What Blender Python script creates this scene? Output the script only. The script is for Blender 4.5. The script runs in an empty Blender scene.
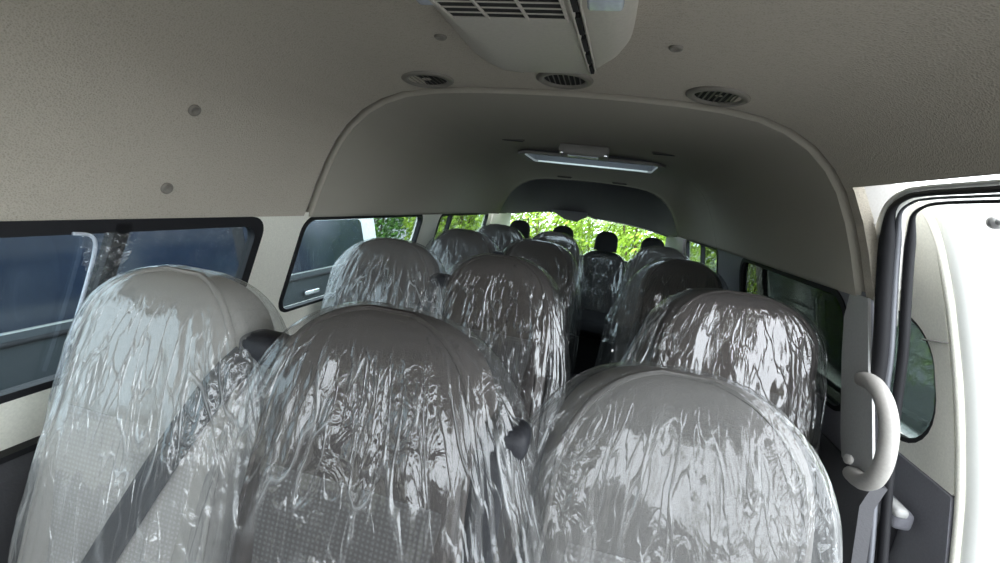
import bpy, math, random
from mathutils import Vector, Matrix, noise
from mathutils.geometry import tessellate_polygon

# ------------------------------------------------------------------ camera, world, exposure
sc = bpy.context.scene
F, PSI, PHI, TH = 420.87, .2178, .1955, .1204
fw = Vector((-math.sin(PSI)*math.cos(PHI), math.cos(PSI)*math.cos(PHI), -math.sin(PHI)))
r0 = Vector((math.cos(PSI), math.sin(PSI), 0)); u0 = r0.cross(fw)
RR = r0*math.cos(TH) + u0*math.sin(TH); UU = u0*math.cos(TH) - r0*math.sin(TH)
cam = bpy.data.objects.new('camera', bpy.data.cameras.new('camera'))
cam.data.sensor_width = 36; cam.data.lens = F/1000*36; cam.data.clip_start = .02; cam.data.clip_end = 200
M3 = Matrix((RR, UU, -fw)).transposed()
cam.matrix_world = Matrix.Translation((.1432, 0, 1.30)) @ M3.to_4x4()
sc.collection.objects.link(cam); sc.camera = cam

w = bpy.data.worlds.new('overcast_sky'); sc.world = w; w.use_nodes = True
nt = w.node_tree; nt.nodes.clear()
wo = nt.nodes.new('ShaderNodeOutputWorld'); bg = nt.nodes.new('ShaderNodeBackground')
tc = nt.nodes.new('ShaderNodeTexCoord'); sp = nt.nodes.new('ShaderNodeSeparateXYZ'); cr = nt.nodes.new('ShaderNodeValToRGB')
nt.links.new(tc.outputs['Generated'], sp.inputs[0]); nt.links.new(sp.outputs['Z'], cr.inputs[0])
cr.color_ramp.elements[0].color = (.80, .87, .92, 1); cr.color_ramp.elements[0].position = 0
cr.color_ramp.elements[1].color = (1.0, 1.04, 1.10, 1); cr.color_ramp.elements[1].position = .7
nt.links.new(cr.outputs[0], bg.inputs[0]); nt.links.new(bg.outputs[0], wo.inputs[0])
bg.inputs[1].default_value = 2.8
sc.view_settings.view_transform = 'Standard'; sc.view_settings.look = 'None'
sc.view_settings.gamma = 1; sc.view_settings.use_curve_mapping = False
sc.view_settings.exposure = 1.45
try:
    sc.cycles.transparent_max_bounces = 32; sc.cycles.max_bounces = 10; sc.cycles.diffuse_bounces = 6
    sc.cycles.sample_clamp_indirect = 4
except Exception: pass

# ------------------------------------------------------------------ materials
def mat(name): 
    m = bpy.data.materials.new(name); m.use_nodes = True
    return m, m.node_tree, m.node_tree.nodes['Principled BSDF']
def noise_node(nt, scale, detail=3, rough=.5, sx=1, sy=1, sz=1, dist=0):
    tc = nt.nodes.new('ShaderNodeTexCoord'); mp = nt.nodes.new('ShaderNodeMapping')
    mp.inputs['Scale'].default_value = (sx, sy, sz); nt.links.new(tc.outputs['Object'], mp.inputs[0])
    n = nt.nodes.new('ShaderNodeTexNoise'); n.inputs['Scale'].default_value = scale
    n.inputs['Detail'].default_value = detail; n.inputs['Roughness'].default_value = rough
    n.inputs['Distortion'].default_value = dist
    nt.links.new(mp.outputs[0], n.inputs['Vector']); return n
def plain(name, col, rough=.6, metal=0, bump=0, bscale=200, var=.06, spec=.5):
    m, nt, b = mat(name)
    b.inputs['Roughness'].default_value = rough; b.inputs['Metallic'].default_value = metal
    b.inputs['Specular IOR Level'].default_value = spec
    n = noise_node(nt, bscale)
    r = nt.nodes.new('ShaderNodeValToRGB')
    r.color_ramp.elements[0].position = .3; r.color_ramp.elements[1].position = .7
    r.color_ramp.elements[0].color = tuple(c*(1-var) for c in col)+(1,)
    r.color_ramp.elements[1].color = tuple(min(1, c*(1+var)) for c in col)+(1,)
    nt.links.new(n.outputs[0], r.inputs[0]); nt.links.new(r.outputs[0], b.inputs['Base Color'])
    if bump:
        bn = nt.nodes.new('ShaderNodeBump'); bn.inputs['Strength'].default_value = bump; bn.inputs['Distance'].default_value = .002
        nt.links.new(n.outputs[0], bn.inputs['Height']); nt.links.new(bn.outputs[0], b.inputs['Normal'])
    return m
def headliner_mat(name, col, knit):
    m, nt, b = mat(name); b.inputs['Roughness'].default_value = .95; b.inputs['Specular IOR Level'].default_value = .15
    tc = nt.nodes.new('ShaderNodeTexCoord')
    v = nt.nodes.new('ShaderNodeTexVoronoi'); v.inputs['Scale'].default_value = 330
    nt.links.new(tc.outputs['Object'], v.inputs['Vector'])
    n = noise_node(nt, 9, 4)
    n2 = noise_node(nt, 260, 2, .5, .25, 1, 1)
    mx = nt.nodes.new('ShaderNodeMath'); mx.operation = 'ADD'
    nt.links.new(v.outputs['Distance'], mx.inputs[0]); nt.links.new(n2.outputs[0], mx.inputs[1])
    r = nt.nodes.new('ShaderNodeValToRGB'); r.color_ramp.elements[0].position = .45; r.color_ramp.elements[1].position = 1.3 if False else 1.0
    k = 1-knit
    r.color_ramp.elements[0].color = tuple(c*k for c in col)+(1,); r.color_ramp.elements[1].color = tuple(min(1, c*(1+knit*.6)) for c in col)+(1,)
    nt.links.new(mx.outputs[0], r.inputs[0]); nt.links.new(r.outputs[0], b.inputs['Base Color'])
    bn = nt.nodes.new('ShaderNodeBump'); bn.inputs['Strength'].default_value = .5; bn.inputs['Distance'].default_value = .0009*max(knit, .05)/.1
    nt.links.new(mx.outputs[0], bn.inputs['Height']); nt.links.new(bn.outputs[0], b.inputs['Normal'])
    return m
def two_sided_fresnel(nt, ior):
    # thin sheets: the same reflection from either side
    ge = nt.nodes.new('ShaderNodeNewGeometry'); mr = nt.nodes.new('ShaderNodeMapRange')
    mr.inputs['To Min'].default_value = ior; mr.inputs['To Max'].default_value = 1/ior
    fr = nt.nodes.new('ShaderNodeFresnel')
    nt.links.new(ge.outputs['Backfacing'], mr.inputs['Value']); nt.links.new(mr.outputs[0], fr.inputs['IOR']); return fr
def glass_mat(name, tint, refl=1.0):
    m, nt, b = mat(name); nt.nodes.remove(b); o = nt.nodes['Material Output']
    t = nt.nodes.new('ShaderNodeBsdfTransparent'); t.inputs[0].default_value = tuple(tint)+(1,)
    g = nt.nodes.new('ShaderNodeBsdfGlossy'); g.inputs['Roughness'].default_value = .03
    fr = two_sided_fresnel(nt, 1.45)
    mx = nt.nodes.new('ShaderNodeMixShader')
    nt.links.new(fr.outputs[0], mx.inputs[0]); nt.links.new(t.outputs[0], mx.inputs[1]); nt.links.new(g.outputs[0], mx.inputs[2])
    nt.links.new(mx.outputs[0], o.inputs[0]); return m
def film_mat(name, haze, gloss=.09, streak=1.0, seed=0., tint=(.95, .955, .96), vein=1.0):
    m, nt, b = mat(name); nt.nodes.remove(b); o = nt.nodes['Material Output']
    L = nt.links.new
    tr = nt.nodes.new('ShaderNodeBsdfTransparent'); tr.inputs[0].default_value = tint+(1,)
    df = nt.nodes.new('ShaderNodeBsdfDiffuse'); df.inputs[0].default_value = (.86, .88, .88, 1)
    tl = nt.nodes.new('ShaderNodeBsdfTranslucent'); tl.inputs[0].default_value = (.86, .88, .88, 1)
    md = nt.nodes.new('ShaderNodeMixShader'); md.inputs[0].default_value = .35
    L(df.outputs[0], md.inputs[1]); L(tl.outputs[0], md.inputs[2])
    gl = nt.nodes.new('ShaderNodeBsdfGlossy'); gl.inputs['Roughness'].default_value = .10
    # long folds running down the film and fine crumples between them
    tcn = nt.nodes.new('ShaderNodeTexCoord'); mp = nt.nodes.new('ShaderNodeMapping')
    mp.inputs['Location'].default_value = (seed, seed*.7, seed*1.3); mp.inputs['Scale'].default_value = (1, 1, .10)
    L(tcn.outputs['Object'], mp.inputs[0])
    f1 = nt.nodes.new('ShaderNodeTexNoise'); f1.noise_type = 'RIDGED_MULTIFRACTAL' 
    f1.inputs['Scale'].default_value = 15; f1.inputs['Detail'].default_value = 2; f1.inputs['Distortion'].default_value = .35
    L(mp.outputs[0], f1.inputs['Vector'])
    mp2 = nt.nodes.new('ShaderNodeMapping'); mp2.inputs['Location'].default_value = (seed, 3, seed); mp2.inputs['Scale'].default_value = (1, 1, .35)
    L(tcn.outputs['Object'], mp2.inputs[0])
    f2 = nt.nodes.new('ShaderNodeTexNoise'); f2.inputs['Scale'].default_value = 30; f2.inputs['Detail'].default_value = 3
    f2.inputs['Distortion'].default_value = 1.6; L(mp2.outputs[0], f2.inputs['Vector'])
    b1 = nt.nodes.new('ShaderNodeBump'); b1.inputs['Strength'].default_value = .85*streak; b1.inputs['Distance'].default_value = .006
    L(f1.outputs[0], b1.inputs['Height'])
    mp3 = nt.nodes.new('ShaderNodeMapping'); mp3.inputs['Location'].default_value = (3, seed, 1); mp3.inputs['Scale'].default_value = (1, 1, .07); mp3.inputs['Rotation'].default_value = (0, .12, 0)
    L(tcn.outputs['Object'], mp3.inputs[0])
    f4 = nt.nodes.new('ShaderNodeTexNoise'); f4.noise_type = 'RIDGED_MULTIFRACTAL'; f4.inputs['Scale'].default_value = 38; f4.inputs['Detail'].default_value = 1; f4.inputs['Distortion'].default_value = .3
    L(mp3.outputs[0], f4.inputs['Vector'])
    b4 = nt.nodes.new('ShaderNodeBump'); b4.inputs['Strength'].default_value = .55; b4.inputs['Distance'].default_value = .003
    L(f4.outputs[0], b4.inputs['Height']); L(b4.outputs[0], b1.inputs['Normal'])
    b2 = nt.nodes.new('ShaderNodeBump'); b2.inputs['Strength'].default_value = .8; b2.inputs['Distance'].default_value = .009
    f3 = nt.nodes.new('ShaderNodeTexNoise'); f3.inputs['Scale'].default_value = 7; f3.inputs['Detail'].default_value = 1
    L(mp2.outputs[0], f3.inputs['Vector'])
    mk = nt.nodes.new('ShaderNodeMapRange'); mk.interpolation_type = 'SMOOTHSTEP'; mk.inputs['From Min'].default_value = .47; mk.inputs['From Max'].default_value = .66
    mk.inputs['To Min'].default_value = .06; L(f3.outputs[0], mk.inputs['Value']); L(mk.outputs[0], b2.inputs['Strength'])
    L(f2.outputs[0], b2.inputs['Height']); L(b1.outputs[0], b2.inputs['Normal'])
    for n in (gl, df): L(b2.outputs[0], n.inputs['Normal'])
    sx = nt.nodes.new('ShaderNodeSeparateXYZ'); L(tcn.outputs['Object'], sx.inputs[0])
    def M(op, a, b_=None, c_=None, clamp=False):
        n = nt.nodes.new('ShaderNodeMath'); n.operation = op; n.use_clamp = clamp
        for i, v in enumerate((a, b_, c_)):
            if v is None: continue
            if isinstance(v, (int, float)): n.inputs[i].default_value = v
            else: L(v, n.inputs[i])
        return n.outputs[0]
    fan = M('DIVIDE', sx.outputs['X'], M('SUBTRACT', 1.55, sx.outputs['Z']))
    cv = nt.nodes.new('ShaderNodeCombineXYZ'); L(M('ADD', fan, seed), cv.inputs[0]); L(sx.outputs['Y'], cv.inputs[1]); L(M('MULTIPLY', sx.outputs['Z'], .10), cv.inputs[2])
    veins = None
    for scl, wid, wt in ((11, .018, 1.0), (27, .03, .65)):
        n = nt.nodes.new('ShaderNodeTexNoise'); n.inputs['Scale'].default_value = scl; n.inputs['Detail'].default_value = 1.5; n.inputs['Distortion'].default_value = .25
        L(cv.outputs[0], n.inputs['Vector'])
        v = M('MULTIPLY', M('SUBTRACT', 1.0, M('DIVIDE', M('ABSOLUTE', M('SUBTRACT', n.outputs[0], .5)), wid), clamp=True), wt)
        veins = v if veins is None else M('MAXIMUM', veins, v)
    vm = nt.nodes.new('ShaderNodeTexNoise'); vm.inputs['Scale'].default_value = 6; L(tcn.outputs['Object'], vm.inputs['Vector'])
    veins = M('MULTIPLY', M('MULTIPLY', veins, M('MULTIPLY_ADD', vm.outputs[0], 5.0, -2.1, clamp=True)), M('MULTIPLY', M('SUBTRACT', 1.11, sx.outputs['Z']), 9, clamp=True))
    veins = M('MULTIPLY', veins, vein)
    bv = nt.nodes.new('ShaderNodeBump'); bv.inputs['Strength'].default_value = .9; bv.inputs['Distance'].default_value = .004
    L(veins, bv.inputs['Height']); L(b2.outputs[0], bv.inputs['Normal'])
    for n in (gl, df): L(bv.outputs[0], n.inputs['Normal'])
    # doubled film along the folds is milkier; whitened veins also paint highlight streaks
    cr = nt.nodes.new('ShaderNodeMapRange'); cr.inputs['From Min'].default_value = .35; cr.inputs['From Max'].default_value = 1.5
    cr.inputs['To Min'].default_value = haze*.55; cr.inputs['To Max'].default_value = min(.9, haze*2.4)
    L(f1.outputs[0], cr.inputs['Value'])
    hz = M('MULTIPLY_ADD', veins, .26+haze*1.1, cr.outputs[0], clamp=True)
    m1 = nt.nodes.new('ShaderNodeMixShader'); L(hz, m1.inputs[0]); L(tr.outputs[0], m1.inputs[1]); L(md.outputs[0], m1.inputs[2])
    lw = two_sided_fresnel(nt, 1.5)
    sc_ = nt.nodes.new('ShaderNodeMath'); sc_.operation = 'MULTIPLY_ADD'; sc_.inputs[1].default_value = .75; sc_.inputs[2].default_value = gloss; sc_.use_clamp = True
    L(lw.outputs[0], sc_.inputs[0])
    m2 = nt.nodes.new('ShaderNodeMixShader'); L(sc_.outputs[0], m2.inputs[0]); L(m1.outputs[0], m2.inputs[1]); L(gl.outputs[0], m2.inputs[2])
    L(m2.outputs[0], o.inputs[0]); return m
def dotted_fabric(name, base, dot):
    m, nt, b = mat(name); b.inputs['Roughness'].default_value = .9; b.inputs['Specular IOR Level'].default_value = .2
    L = nt.links.new
    tc = nt.nodes.new('ShaderNodeTexCoord'); mp = nt.nodes.new('ShaderNodeMapping')
    mp.inputs['Rotation'].default_value = (0, math.radians(45), 0); L(tc.outputs['Object'], mp.inputs[0])
    s = nt.nodes.new('ShaderNodeSeparateXYZ'); L(mp.outputs[0], s.inputs[0])
    def sn(o):
        a = nt.nodes.new('ShaderNodeMath'); a.operation = 'MULTIPLY'; a.inputs[1].default_value = 2*math.pi/.011; L(o, a.inputs[0])
        c = nt.nodes.new('ShaderNodeMath'); c.operation = 'SINE'; L(a.outputs[0], c.inputs[0]); return c
    a, c = sn(s.outputs['X']), sn(s.outputs['Z'])
    p = nt.nodes.new('ShaderNodeMath'); p.operation = 'MULTIPLY'; L(a.outputs[0], p.inputs[0]); L(c.outputs[0], p.inputs[1])
    r = nt.nodes.new('ShaderNodeValToRGB'); r.color_ramp.elements[0].position = .15; r.color_ramp.elements[1].position = .55
    r.color_ramp.elements[0].color = base+(1,); r.color_ramp.elements[1].color = dot+(1,)
    L(p.outputs[0], r.inputs[0]); L(r.outputs[0], b.inputs['Base Color'])
    bn = nt.nodes.new('ShaderNodeBump'); bn.inputs['Strength'].default_value = .5; bn.inputs['Distance'].default_value = .001
    L(r.outputs[0], bn.inputs['Height']); L(bn.outputs[0], b.inputs['Normal'])
    return m

MT = dict(
    head_front=headliner_mat('knitted_headliner', (.42, .382, .32), .17),
    head_rear=headliner_mat('smooth_headliner', (.36, .335, .285), .03),
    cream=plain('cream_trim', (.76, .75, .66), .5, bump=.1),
    white=plain('white_paint', (.76, .77, .73), .25, var=.01),
    grey_trim=plain('grey_trim', (.40, .40, .39), .5, bump=.1),
    dark_trim=plain('dark_trim', (.055, .055, .06), .7, bump=.3),
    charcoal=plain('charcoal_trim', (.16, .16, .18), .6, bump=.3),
    black=plain('black_rubber', (.010, .010, .012), .65, spec=.3),
    strip=plain('grey_seal', (.13, .135, .15), .35, metal=.3),
    floor=plain('grey_vinyl', (.06, .06, .065), .6, bump=.2),
    fabric=plain('warm_grey_fabric', (.075, .066, .062), .95, bump=.4, bscale=500, spec=.2),  # seat cloth, tone lowered for the shaded rows
    fabric_lit=plain('lit_grey_fabric', (.36, .345, .32), .95, bump=.4, bscale=500, spec=.2),  # same seat cloth with bright light put into the colour
    fabric_half_lit=plain('half_lit_grey_fabric', (.17, .163, .155), .95, bump=.4, bscale=500, spec=.2),  # same cloth with some of the door light put into the colour
    insert_half_lit=dotted_fabric('dotted_half_lit_grey_fabric', (.19, .183, .175), (.24, .235, .23)),  # insert cloth with the same door light in its tone
    insert=dotted_fabric('dotted_grey_fabric', (.10, .094, .09), (.145, .142, .142)),
    insert_lit=dotted_fabric('dotted_lit_grey_fabric', (.38, .365, .345), (.45, .44, .425)),  # insert cloth with the same bright light in its tone
    blackfab=plain('black_and_shaded_fabric', (.02, .02, .022), .8, bump=.3, bscale=400, spec=.3),  # black seat bases; on the rear bench the black paints low light
    belt=plain('black_webbing', (.016, .017, .022), .6, bump=.3, bscale=300),
    plastic_grey=plain('grey_plastic', (.36, .345, .32), .45),
    unit=plain('beige_plastic', (.46, .43, .38), .5),
    unit_dark=plain('taupe_plastic', (.26, .25, .235), .55),
    vent_brown=plain('brown_plastic', (.13, .12, .105), .5),
    rim_brown=plain('taupe_plastic_rim', (.19, .175, .15), .5),
    hole=plain('dark_duct', (.008, .008, .008), .8),
    chrome=plain('chrome', (.75, .76, .78), .12, metal=1),
    metal=plain('steel', (.5, .5, .5), .35, metal=1),
    glassd=glass_mat('tinted_glass', (.60, .66, .68)),
    glassr=glass_mat('dark_tinted_glass', (.32, .35, .33)),
    glassx=glass_mat('privacy_glass', (.26, .30, .30)),
    glassc=glass_mat('clear_glass', (.85, .92, .88)),
    carglass=plain('dark_blue_car_glass', (.014, .022, .040), .12, var=.2, bscale=3),
    carwhite=plain('white_car_paint', (.78, .80, .78), .25),
    cargrey=plain('grey_car_paint', (.035, .043, .05), .4),
    leaf=plain('green_leaves', (.27, .40, .03), .5, var=.55, bscale=4),
    leafd=plain('deep_green_leaves', (.10, .24, .03), .5, var=.5, bscale=4),
    bark=plain('brown_bark', (.12, .08, .05), .9, bump=.6, bscale=30),
    ground=plain('grey_asphalt', (.16, .16, .155), .9, bump=.6, bscale=60),
    tyre=plain('tyre_rubber', (.02, .02, .02), .8),
    lens=plain('frosted_lens', (.55, .60, .68), .15),
)
for nm in ('leaf', 'leafd'):
    b = MT[nm].node_tree.nodes['Principled BSDF']; 
    try: b.inputs['Subsurface Weight'].default_value = 0
    except Exception: pass

# ------------------------------------------------------------------ helpers
def mesh(name, verts, faces, m, parent=None, smooth=True, loc=None, angle=None):
    me = bpy.data.meshes.new(name); me.from_pydata([tuple(v) for v in verts], [], faces); me.validate()
    me.materials.append(m)
    import bmesh
    bm = bmesh.new(); bm.from_mesh(me); bmesh.ops.recalc_face_normals(bm, faces=bm.faces); bm.to_mesh(me); bm.free()
    if smooth:
        for p in me.polygons: p.use_smooth = True
        if angle:
            me.set_sharp_from_angle(angle=math.radians(angle))
    o = bpy.data.objects.new(name, me); sc.collection.objects.link(o)
    if parent is not None: o.parent = parent
    if loc is not None: o.location = loc
    return o
def empty(name, loc=(0, 0, 0)):
    o = bpy.data.objects.new(name, None); sc.collection.objects.link(o); o.location = loc; o.empty_display_size = .05; return o
def tag(o, label=None, cat=None, group=None, kind=None):
    if label: o['label'] = label
    if cat: o['category'] = cat
    if group: o['group'] = group
    if kind: o['kind'] = kind
    return o
def box(c, s, rot=None):
    vs = []
    for i in (-.5, .5):
        for j in (-.5, .5):
            for k in (-.5, .5):
                v = Vector((i*s[0], j*s[1], k*s[2]))
                if rot: v = rot @ v
                vs.append(v+Vector(c))
    return vs, [(0, 1, 3, 2), (4, 6, 7, 5), (0, 4, 5, 1), (2, 3, 7, 6), (0, 2, 6, 4), (1, 5, 7, 3)]
def join(*parts):
    V, Fc = [], []
    for v, f in parts:
        n = len(V); V += list(v); Fc += [tuple(i+n for i in q) for q in f]
    return V, Fc
def rbox(name, c, s, r, m, parent=None, seg=3):
    v, f = box(c, s); o = mesh(name, v, f, m, parent)
    b = o.modifiers.new('round', 'BEVEL'); b.width = r; b.segments = seg; b.limit_method = 'NONE'
    return o
def tube(path, rad, n=10, closed=False, flat=1.0, up=None):
    """a tube swept along path; rad may be a list; flat squashes it across the second axis"""
    P = [Vector(p) for p in path]; V = []; N = len(P)
    prev = None
    for i, p in enumerate(P):
        t = (P[(i+1) % N]-P[i-1]) if closed else (P[min(i+1, N-1)]-P[max(i-1, 0)])
        t.normalize()
        if up is not None: a = Vector(up)
        elif prev is None: a = Vector((0, 0, 1)) if abs(t.z) < .9 else Vector((1, 0, 0))
        else: a = prev
        a = (a-t*a.dot(t)); 
        if a.length < 1e-6: a = Vector((1, 0, 0))-t*t.x
        a.normalize(); b = t.cross(a); prev = a
        r = rad[i] if isinstance(rad, (list, tuple)) else rad
        for k in range(n):
            g = 2*math.pi*k/n; V.append(p+a*(r*math.cos(g))+b*(r*flat*math.sin(g)))
    Fc = []
    for i in range(N if closed else N-1):
        j = (i+1) % N
        for k in range(n):
            Fc.append((i*n+k, i*n+(k+1) % n, j*n+(k+1) % n, j*n+k))
    if not closed:
        Fc.append(tuple(range(n))[::-1]); Fc.append(tuple((N-1)*n+k for k in range(n)))
    return V, Fc
def smooth_path(P, n=8):
    P = [Vector(p) for p in P]; out = []
    for i in range(len(P)-1):
        a, b, c, d = P[max(i-1, 0)], P[i], P[i+1], P[min(i+2, len(P)-1)]
        for k in range(n):
            t = k/n; out.append(.5*((2*b)+(c-a)*t+(2*a-5*b+4*c-d)*t*t+(3*b-3*c+d-a)*t**3))
    out.append(P[-1]); return out
def rrect(y0, y1, z0, z1, r, n=7):
    if not isinstance(r, (list, tuple)): r = [r]*4      # corners: (y0,z0) (y1,z0) (y1,z1) (y0,z1)
    out = []
    for (cy, cz, a0, q) in ((y0+r[0], z0+r[0], 180, r[0]), (y1-r[1], z0+r[1], 270, r[1]), (y1-r[2], z1-r[2], 0, r[2]), (y0+r[3], z1-r[3], 90, r[3])):
        for k in range(n):
            a = math.radians(a0+90*k/(n-1)); out.append((cy+q*math.cos(a), cz+q*math.sin(a)))
    return out
def slab(outer, holes, fin, fout):
    """plate with holes: fin / fout turn (u, v) into points on its two faces"""
    loops = [outer]+holes; flat = [p for l in loops for p in l]
    tri = tessellate_polygon([[Vector((p[0], p[1], 0)) for p in l] for l in loops])
    n = len(flat); V = [fin(*p) for p in flat]+[fout(*p) for p in flat]
    Fc = [tuple(t) for t in tri]+[tuple(i+n for i in t)[::-1] for t in tri]
    s = 0
    for l in loops:
        k = len(l)
        for i in range(k): Fc.append((s+i, s+(i+1) % k, n+s+(i+1) % k, n+s+i))
        s += k
    return V, Fc
def grid(rows, closed=False):
    V = [p for r in rows for p in r]; n = len(rows[0]); Fc = []
    for i in range(len(rows)-1):
        for k in range(n if closed else n-1):
            Fc.append((i*n+k, i*n+(k+1) % n, (i+1)*n+(k+1) % n, (i+1)*n+k))
    return V, Fc
def loft_solid(rows, thick_vec):
    """open sheet given by rows, thickened by thick_vec(p)"""
    V, Fc = grid(rows); n = len(V); nr, nc = len(rows), len(rows[0])
    V2 = V+[Vector(p)+thick_vec(Vector(p)) for p in V]
    F2 = list(Fc)+[tuple(i+n for i in f)[::-1] for f in Fc]
    edge = [(i*nc, (i+1)*nc) for i in range(nr-1)]+[((nr-1)*nc+k, (nr-1)*nc+k+1) for k in range(nc-1)]
    edge += [((i+1)*nc+nc-1, i*nc+nc-1) for i in range(nr-1)]+[(k+1, k) for k in range(nc-1)]
    for a, b in edge: F2.append((a, b, b+n, a+n))
    return V2, F2
def disc_bump(c, nrm, r, h, n=24, rings=((1, 0), (.97, .6), (.8, 1), (0.001, 1))):
    nrm = Vector(nrm).normalized(); a = nrm.orthogonal().normalized(); b = nrm.cross(a); c = Vector(c)
    rows = [[c+nrm*(h*q)+(a*math.cos(2*math.pi*k/n)+b*math.sin(2*math.pi*k/n))*(r*s) for k in range(n)] for s, q in rings]
    V, Fc = grid(rows, True); return V, Fc

# ------------------------------------------------------------------ van shell
PROF = [(.795, 1.165), (.778, 1.21), (.757, 1.27), (.728, 1.34), (.692, 1.41), (.655, 1.46), (.605, 1.506), (.545, 1.541), (.48, 1.564), (.39, 1.579), (.28, 1.588), (.14, 1.593), (0, 1.595)]
def wx(z): return .80+(1.155-z)*.127            # side wall plane at height z
def prof(t):                                      # t 0..2: left foot .. apex .. right foot
    n = len(PROF)-1
    a = (t if t <= 1 else 2-t)*n; i = min(int(a), n-1); f = a-i
    x = PROF[i][0]*(1-f)+PROF[i+1][0]*f; z = PROF[i][1]*(1-f)+PROF[i+1][1]*f
    return (-x if t <= 1 else x), z
def roof_z(x):
    x = abs(x)
    for (a, b), (c, d) in zip(PROF, PROF[1:]):
        if c <= x <= a: return b+(d-b)*(a-x)/(a-c)
    return 1.595
NP = 72
def hoop(y, kz=1.0, kx=1.0, out=0.0, t0=0., t1=2.):
    r = []
    for k in range(NP+1):
        x, z = prof(t0+(t1-t0)*k/NP); cx_ = Vector((x, 0, z-1.1)); d = cx_.normalized()*out
        r.append(Vector((x*kx+d.x, y, 1.165+(z-1.165)*kz+d.z)))
    return r
def outward(p):
    return Vector((p.x*.05, 0, .045+.0*p.z))+Vector((math.copysign(.02, p.x) if abs(p.x) > .3 else 0, 0, 0))
# front headliner, knitted; its right side stops above the sliding door opening
TDOOR = None
for k in range(400):
    t = 1+k/400
    if prof(t)[1] < 1.418: TDOOR = t; break
rows = [hoop(y, out=.004, t1=TDOOR) for y in (-1.3, -.9, -.5, 0, .3, .6, .85, 1.0, 1.1649)]
V, Fc = loft_solid(rows, outward)
V2, F2 = loft_solid([hoop(y, out=.004) for y in (1.165, 1.18, 1.198)], lambda p: outward(p)*.3)
o = mesh('ceiling', *join((V, Fc), (V2, F2)), MT['head_front'], angle=40); tag(o, kind='structure')
# groove between the two headliners
g = loft_solid([hoop(1.190, out=.020), hoop(1.31, out=.034)], outward)
tag(mesh('trim_1', *g, MT['unit_dark'], angle=40), kind='structure')
# rear headliner with the roof hatch opening, lower towards the tailgate
HX0, HX1, HY0, HY1 = -.345, .375, 2.42, 2.86
def rear_k(y):
    if y < 2.95: return 1, 1
    s = (y-2.95)/.62; s = s*s*(3-2*s); return 1-.19*s, 1-.07*s
ys = [1.222, 1.228, 1.4, 1.7, 2.0, 2.25, HY0, 2.58, 2.6, 2.72, HY1, 2.95, 3.05, 3.15, 3.25, 3.35, 3.45, 3.57]
rr = []
for i, y in enumerate(ys):
    kz, kx = rear_k(y); rr.append(hoop(y, kz, kx, out=.016 if i == 0 else (.0 if y < 2.59 else .004)))
ts = [k for k in range(NP+1)]
xs = [rr[6][k].x for k in ts]
ka = min(ts, key=lambda k: abs(xs[k]-HX0)); kb = min(ts, key=lambda k: abs(xs[k]-HX1))
HX0, HX1 = xs[ka], xs[kb]
ia, ib = ys.index(HY0), ys.index(HY1)
Vg, Fg = grid(rr); keep = []
for fi, f in enumerate(Fg):
    i, k = divmod(fi, NP)
    if ia <= i < ib and ka <= k < kb: continue
    keep.append(f)
o = mesh('ceiling_rear', Vg, keep, MT['head_rear'], angle=50); tag(o, kind='structure')
s = o.modifiers.new('thick', 'SOLIDIFY'); s.thickness = .012; s.offset = 0
# second seam, a raised lip
tag(mesh('trim_2', *tube([p for p in hoop(2.60, out=-.001)], .0028, 6), MT['head_rear']), kind='structure')

def wall_map(side, off=0.0, shear=.25):
    def f(y, z): return Vector((side*(wx(z)+off), y-shear*(1.155-z), z))
    return f
def y_sh(y, z, shear=.25): return y-shear*(1.155-z)
ZT, ZB = 1.163, .842
LW = [(-.30, 1.035, .023, .05, (.66,)), (1.205, 2.15, .012, .05, ()), (2.40, 3.50, .014, .05, (2.60,))]
RW = [(1.275, 2.19, .016, .085, ()), (2.60, 3.55, .014, .05, (3.02,))]
def build_window(n, side, y0, y1, fr, r, bars, glass):
    root = empty('window_%d' % n, (side*wx(.84), (y0+y1)/2, .84)); tag(root, kind='structure')
    off = Vector(root.location)
    a = rrect(y0-.004, y1+.004, ZB-.004, ZT+.004, r+.004); b = rrect(y0+fr, y1-fr, ZB+fr*.5, ZT-fr, r*.8)
    f1, f2 = wall_map(side, -.004), wall_map(side, .02)
    parts = [slab(a, [b], lambda u, v: f1(u, v)-off, lambda u, v: f2(u, v)-off)]
    for yb in bars:
        q = [(yb-.014, ZB+.005), (yb+.014, ZB+.005), (yb+.014, ZT-.005), (yb-.014, ZT-.005)]
        parts.append(slab(q, [], lambda u, v: f1(u, v)-off, lambda u, v: f2(u, v)-off))
    mesh('window_frame', *join(*parts), MT['black'], root, angle=30)
    g1, g2 = wall_map(side, .008), wall_map(side, .012)
    c = rrect(y0+fr*.5, y1-fr*.5, ZB+fr*.3, ZT-fr*.5, r*.8)
    mesh('pane', *slab(c, [], lambda u, v: g1(u, v)-off, lambda u, v: g2(u, v)-off), MT[glass], root, smooth=False)
    return root, off
wn = 1
for d in LW:
    root, off = build_window(wn, -1, *d, 'glassd'); wn += 1
    if wn == 2:      # pale sealing lip of the sliding pane, and a scrap of film still stuck to it
        fm = wall_map(-1, -.010)
        P = smooth_path([fm(.572, 1.143)-off, fm(.600, 1.138)-off, fm(.615, 1.115)-off, fm(.620, 1.05)-off, fm(.622, .95)-off, fm(.622, .86)-off], 6)
        mesh('window_seal', *tube(P, .0035, 8), MT['lens'], root)
fm = wall_map(-1, -.012); rows = []
for i in range(26):
    z = 1.142-.11*i/25; row = []
    for k in range(22):
        y = .618+(k-10)*.0042*(1-.35*i/25); n_ = noise.noise(Vector((k*.45, i*.3, 3))); m_ = noise.noise(Vector((k*.2+5, i*.5, 9)))
        row.append(fm(y+.25*(1.155-z)+m_*.008, z+m_*.006)+Vector((.006+.012*n_, 0, 0)))
    rows.append(row)
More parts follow.
